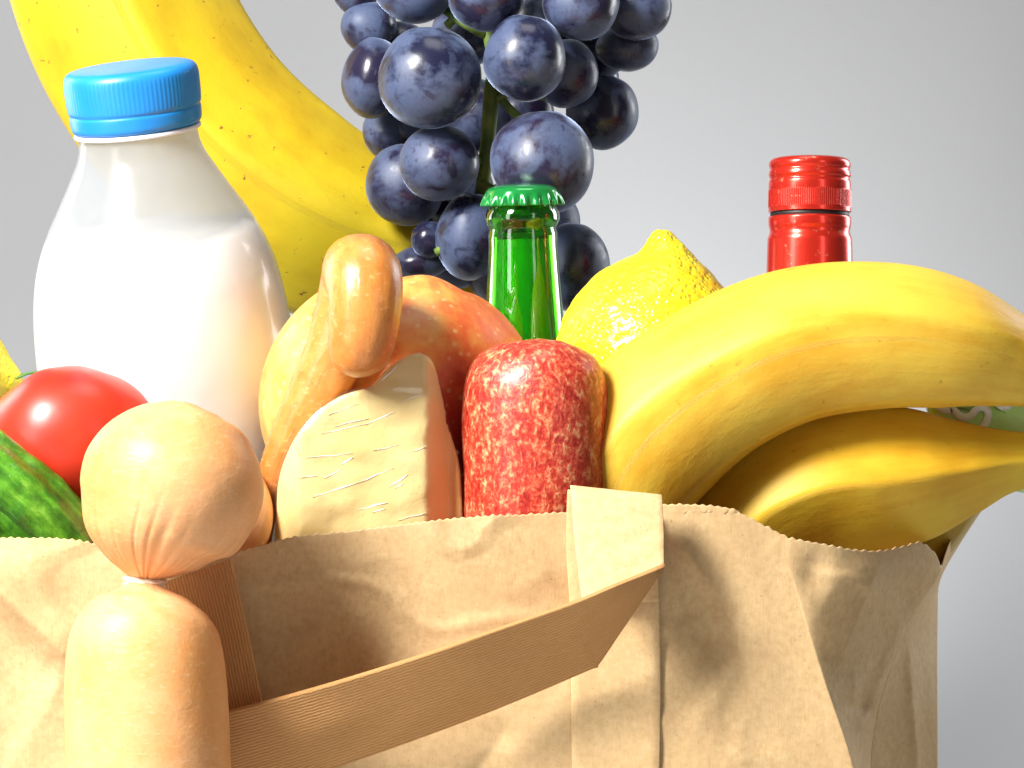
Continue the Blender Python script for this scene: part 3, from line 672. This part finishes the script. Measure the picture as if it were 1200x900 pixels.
GR = [ # px, py, rx, ry, dY
 (503, 91, 61, 60, -.030), (615, 68, 48, 51, -.036), (635, 190, 61, 62, -.034), (515, 191, 47, 45, -.016), (476, 216, 47, 49, .012), (551, 277, 40, 52, -.004),
 (671, 313, 43, 52, -.006), (706, 131, 42, 44, .004), (664, 86, 37, 41, -.010), (437, 91, 36, 48, .002), (432, 32, 33, 31, .010), (484, -8, 44, 35, -.012), (570, -10, 46, 47, -.030),
 (681, 3, 45, 44, -.030), (745, 8, 42, 39, -.010), (735, 56, 37, 28, .006), (492, 308, 36, 20, .010), (503, 281, 22, 22, .002), (560, 135, 40, 44, .030), (610, 135, 40, 40, .036), (545, 40, 40, 40, .030),
 (640, 30, 40, 40, .034), (600, 250, 42, 40, .030), (528, 245, 36, 36, .034), (640, 260, 40, 40, .030), (590, 320, 44, 40, .020), (417, -8, 26, 26, .012), (535, 315, 30, 24, .022), (690, 95, 36, 36, .026),
 (620, 350, 42, 40, .006), (470, 60, 36, 36, .028), (600, -60, 50, 50, -.02), (510, -80, 52, 52, -.01), (690, -78, 50, 50, -.01), (770, -70, 44, 44, .01), (430, -80, 42, 42, .01), (560, -150, 48, 48, -.01), (650, -155, 48, 48, -.01), (480, 150, 30, 30, .03), (455, 155, 30, 32, .03), (700, 60, 34, 34, .02), (545, 220, 34, 34, .03)]
BASE = [GR[0]]
protoV, protoF, protoUV = blob((0, 0, 0), (1, 1, 1), 32, 44, (0, 0, 1), lambda u, th: 1 - 0.05*math.exp(-((1-u)/.06)**2))
pm = None
for i, (x, y, rx, ry, dY) in enumerate(GR):
    Y = YG + dY; ctr = P(x, y, Y)
    rot = Matrix.Rotation(random.uniform(-0.3, 0.3), 4, 'Y') @ Matrix.Rotation(random.uniform(0, 6), 4, 'Z')
    o_r = (R(rx, Y), (R(rx, Y) + R(ry, Y))/2, R(ry, Y)); tilt = random.uniform(-.15, .15)
    Rm = Matrix.Rotation(tilt, 3, 'Y'); sc = Vector(o_r); sd = random.random()*50
    V = []
    for v in protoV:
        vv = Vector((v.x*sc.x, v.y*sc.y, v.z*sc.z)) * (1 + 0.055*mn.noise(v*1.1 + Vector((sd, 0, 0))))
        V.append(ctr + Rm @ vv)
    o = mesh('grape', V, protoF, GRP, bunch)
g = G('grape_stem')
STM = g.p(col=g.ramp(g.noise(g.obj, 90, 3), [(0.35, (0.07, 0.13, 0.02)), (0.7, (0.20, 0.28, 0.05))]), rough=0.55, normal=g.bump(g.noise(g.obj, 400, 3), 0.0004, 0.6))
V, F, UV = sw([(560, -220, .190, 9), (566, -100, .193, 9), (560, -20, .187, 8), (578, 60, .185, 9), (576, 110, .183, 9), (572, 160, .183, 9), (566, 215, .187, 8), (556, 260, .195, 7), (545, 320, .210, 6)], n=60, m=20, shape=lambda t, th: 1 + 0.15*mn.noise(Vector((math.cos(th), math.sin(th), t*14))))
st = mesh('stem', V, F, STM, bunch)
for (a, b) in [((577, 100), (610, 140)), ((568, 40), (520, 10)), ((566, -20), (524, 30)), ((574, 120), (604, 100)), ((568, 190), (520, 160)), ((566, 215), (600, 230)), ((555, 258), (512, 296)), ((575, 80), (655, 120)), ((570, 10), (640, -40))]:
    V, F, UV = sw([(*a, .185, 6), ((a[0]+b[0])/2, (a[1]+b[1])/2 + 3, .180, 5), (*b, .183, 5.5)], n=14, m=10)
    mesh('stalk', V, F, STM, st)

# small dark fruit between lemon and banana
V, F, UV = blob(P(883, 352, .11), (R(30, .11), R(26, .11), R(23, .11)), 40, 50)
tag(mesh('dark_fruit', V, F, GRP, origin=P(883, 375, .11)), 'top of a small dark fruit just showing between the lemon and the arching banana', 'fruit')

# ------------------------------------------------------------------ green beer bottle
YB = 0.135
ax = Vector((-0.022, -0.05, 1)).normalized()
bb = empty('beer_bottle', P(640, 1080, YB), 'green glass beer bottle with a crimped green crown cap', 'bottle')
k = R(1, YB); B0 = P(612, 240, YB)       # axis point under the cap
g = G('green_glass')
g.p(col=(0.10, 0.58, 0.02), rough=0.02, trans=1.0, ior=1.5, coat=1.0, coatr=0.03, spec=0.8, sss=0.0)
tl = g.n('BsdfTranslucent', {'Color': (0.09, 0.75, 0.008, 1)}).outputs[0]
m1 = g.n('MixShader', {0: 0.05}); g.t.links.new(g.b.outputs[0], m1.inputs[1]); g.t.links.new(tl, m1.inputs[2]); g.t.links.new(m1.outputs[0], g.out.inputs['Surface'])
GLS = g.m
op = [(0, 38), (4, 41), (12, 43.5), (20, 43), (25, 40), (28, 38.5), (33, 40.5), (38, 41), (44, 40.5), (70, 42), (110, 44.5), (150, 47), (190, 51), (240, 60), (300, 80), (350, 96), (420, 104), (700, 105), (840, 104), (850, 98), (853, 60)]
inn = [(846, 60), (842, 92), (830, 96), (420, 96), (352, 88), (302, 71), (240, 51), (190, 42), (110, 36), (40, 32), (0, 31)]
prof = round_profile([(r*k, -h*k) for h, r in op][::-1], 150) + [(r*k, -h*k) for h, r in inn[::-1]]
V, F, UV = lathe(prof, 80, B0, ax, cap=False)
glass = mesh('glass_body', V, F, GLS, bb)
BEER = m_simple('beer', (0.55, 0.90, 0.06), 0.3, sss=0.5, sssr=(1, 1, .3), ssss=0.02)  # bright green liquid, glow of light through the bottle put into its colour
V, F, UV = lathe([(r*k - 0.0004, -h*k) for h, r in inn if h >= 40] + [(0.0005, -39*k)], 60, B0, ax)
mesh('beer', V, F, BEER, bb)
# fine dotted embossing above the shoulder
V = []; F = []
for row in range(6):
    for j in range(90):
        h = -(158 + row*6)*k; th = 2*PI*(j + 0.5*(row % 2))/90; r = interp(op, 158 + row*6)*k
        X = (Vector((1, 0, 0)) - ax*ax.x).normalized(); Yv = ax.cross(X); d = X*math.cos(th) + Yv*math.sin(th); tdir = ax.cross(d)
        c0 = B0 + ax*h + d*r; b = len(V); q = 0.8*k
        V += [c0 - tdir*q - ax*q, c0 + tdir*q - ax*q, c0 + tdir*q + ax*q, c0 - tdir*q + ax*q, c0 + d*0.9*k]
        F += [(b, b+1, b+4), (b+1, b+2, b+4), (b+2, b+3, b+4), (b+3, b, b+4)]
tag(mesh('embossed_dots', V, F, GLS, bb, smooth=False), None, None, kind='stuff')
g = G('green_cap_enamel')
CAPM = g.p(col=(0.012, 0.27, 0.05), rough=0.2, metal=0.35, coat=0.7, coatr=0.06)
cp = [(47, -2), (47.5, 1), (46, 7), (43.5, 13), (40, 18), (32, 21.5), (16, 23.5), (1, 24)]
def crimp(th, h):
    t = max(0, min(1, (14*k - h)/(16*k)))
    return 1 + 0.055*t*math.cos(21*th)
V, F, UV = lathe(round_profile([(r*k, h*k) for r, h in cp], 40), 336, B0 + ax*(1*k), ax, radial=crimp)
cap2 = mesh('crown_cap', V, F, CAPM, bb)

# ------------------------------------------------------------------ wine bottle with red screw cap
YW = 0.115
ax = Vector((0.004, 0.035, 1)).normalized()
wb = empty('wine_bottle', P(952, 1120, YW), 'wine bottle behind the banana with a red metal screw cap', 'bottle')
k = R(1, YW); B0 = P(949, 184, YW)
g = G('red_cap_metal')
sc_ = g.ramp(g.noise(g.obj, 260, 4, 0.7), [(0.63, 0.0), (0.68, 1.0)])
sepz = g.n('SeparateXYZ', {0: g.obj}).outputs[2]
c = g.mix(g.math('MULTIPLY', sc_, 0.6), (0.80, 0.035, 0.018), (0.85, 0.45, 0.25))
RED = g.p(col=c, rough=0.27, metal=0.65, coat=0.5, coatr=0.12, normal=g.bump(g.noise(g.obj, 120, 3), 0.0004, 0.3))
wp = [(0, 1), (0.5, 30), (2, 42), (5, 46.5), (9, 48), (13, 47.2), (15, 46.4), (18, 47.6), (22, 48.2), (25, 47.0), (27, 46.8), (30, 48), (36, 48.3), (41, 48.2), (62, 48.4), (65, 48.6)]
prof = round_profile([(r*k, -h*k) for h, r in wp], 110)[::-1]
V, F, UV = lathe(prof, 480, B0, ax, radial=lambda th, h: 1 + (0.012*(abs(math.cos(60*th)) - 0.5) if -60*k < h < -40*k else 0))
capw = empty('screw_cap', (0, 0, 0), '', ''); del capw['label']; del capw['category']; capw.parent = wb
mesh('cap_top', V, F, RED, capw)
BLK = m_simple('dark_gap', (0.012, 0.010, 0.010), 0.5)
V, F, UV = lathe([(46.2*k, -73*k), (46.2*k, -63*k)], 80, B0, ax); mesh('gap_ring', V, F, BLK, capw)
wp2 = [(70, 44), (70.5, 48.0), (74, 48.4), (78, 48.4), (82, 48.0), (86, 46.9), (90, 47.2), (95, 49.0), (100, 49.6), (130, 50.4), (170, 51), (210, 52), (240, 52.5)]
V, F, UV = lathe(round_profile([(r*k, -h*k) for h, r in wp2], 80)[::-1], 96, B0, ax, cap=False)
mesh('cap_skirt', V, F, RED, capw)
g = G('dark_bottle_glass'); DGL = g.p(col=(0.010, 0.03, 0.012), rough=0.06, coat=1.0, coatr=0.03)
wg = [(66, 45), (200, 46), (238, 50), (330, 54), (400, 70), (460, 110), (500, 124), (560, 128), (900, 128), (930, 122), (938, 80)]
V, F, UV = lathe(round_profile([(r*k, -h*k) for h, r in wg], 100)[::-1], 80, B0, ax)
mesh('glass_body', V, F, DGL, wb)

# ------------------------------------------------------------------ green packet with white lettering behind the bananas
g = G('green_packet_film')
PK = g.p(col=g.ramp(g.noise(g.obj, 40, 2), [(0.3, (0.48, 0.80, 0.22)), (0.7, (0.58, 0.85, 0.32))]), rough=0.35, coat=0.3)
pk = empty('green_packet', P(1180, 560, .085), 'light green packet with white lettering showing between the two bananas', 'packet')
ol, _ = spline([[1085., 440.], [1120, 432], [1200, 430], [1290, 434], [1300, 470], [1300, 540], [1285, 575], [1220, 580], [1165, 568], [1120, 540], [1092, 500], [1084, 470], [1085, 440]], 72)
slab(ol[:-1], [(.078, 16), (.074, 4), (.069, 0), (.065, 4), (.063, 12), (.0622, 26), (.062, 45), (.062, 80), (.062, 97)], 'pouch', PK, pk, 0.0005, 5)
WPR = m_simple('white_print', (0.92, 0.95, 0.88), 0.5)
def stroke(pts, wd):
    s, _ = spline([list(map(float, p)) for p in pts], 30); V = []
    for i, (x, y) in enumerate(s):
        a = s[max(i-1, 0)]; b = s[min(i+1, 29)]; L = math.hypot(b[0]-a[0], b[1]-a[1]); nx, ny = -(b[1]-a[1])/L, (b[0]-a[0])/L
        e = wd * min(1, 0.45 + min(i, 29-i)/4)
        V += [P(x + nx*e, y + ny*e, .0616), P(x - nx*e, y - ny*e, .0616)]
    return mesh('lettering', V, grid_faces(30, 2), WPR, pk, mods=[('SOLIDIFY', dict(thickness=.0003))])
stroke([(1092, 470), (1104, 480), (1116, 482)], 4)
stroke([(1114, 476), (1124, 487), (1136, 488), (1144, 480), (1152, 477), (1158, 484), (1155, 496), (1145, 506)], 4.5)
stroke([(1166, 462), (1171, 474), (1180, 476), (1188, 470)], 4.5)
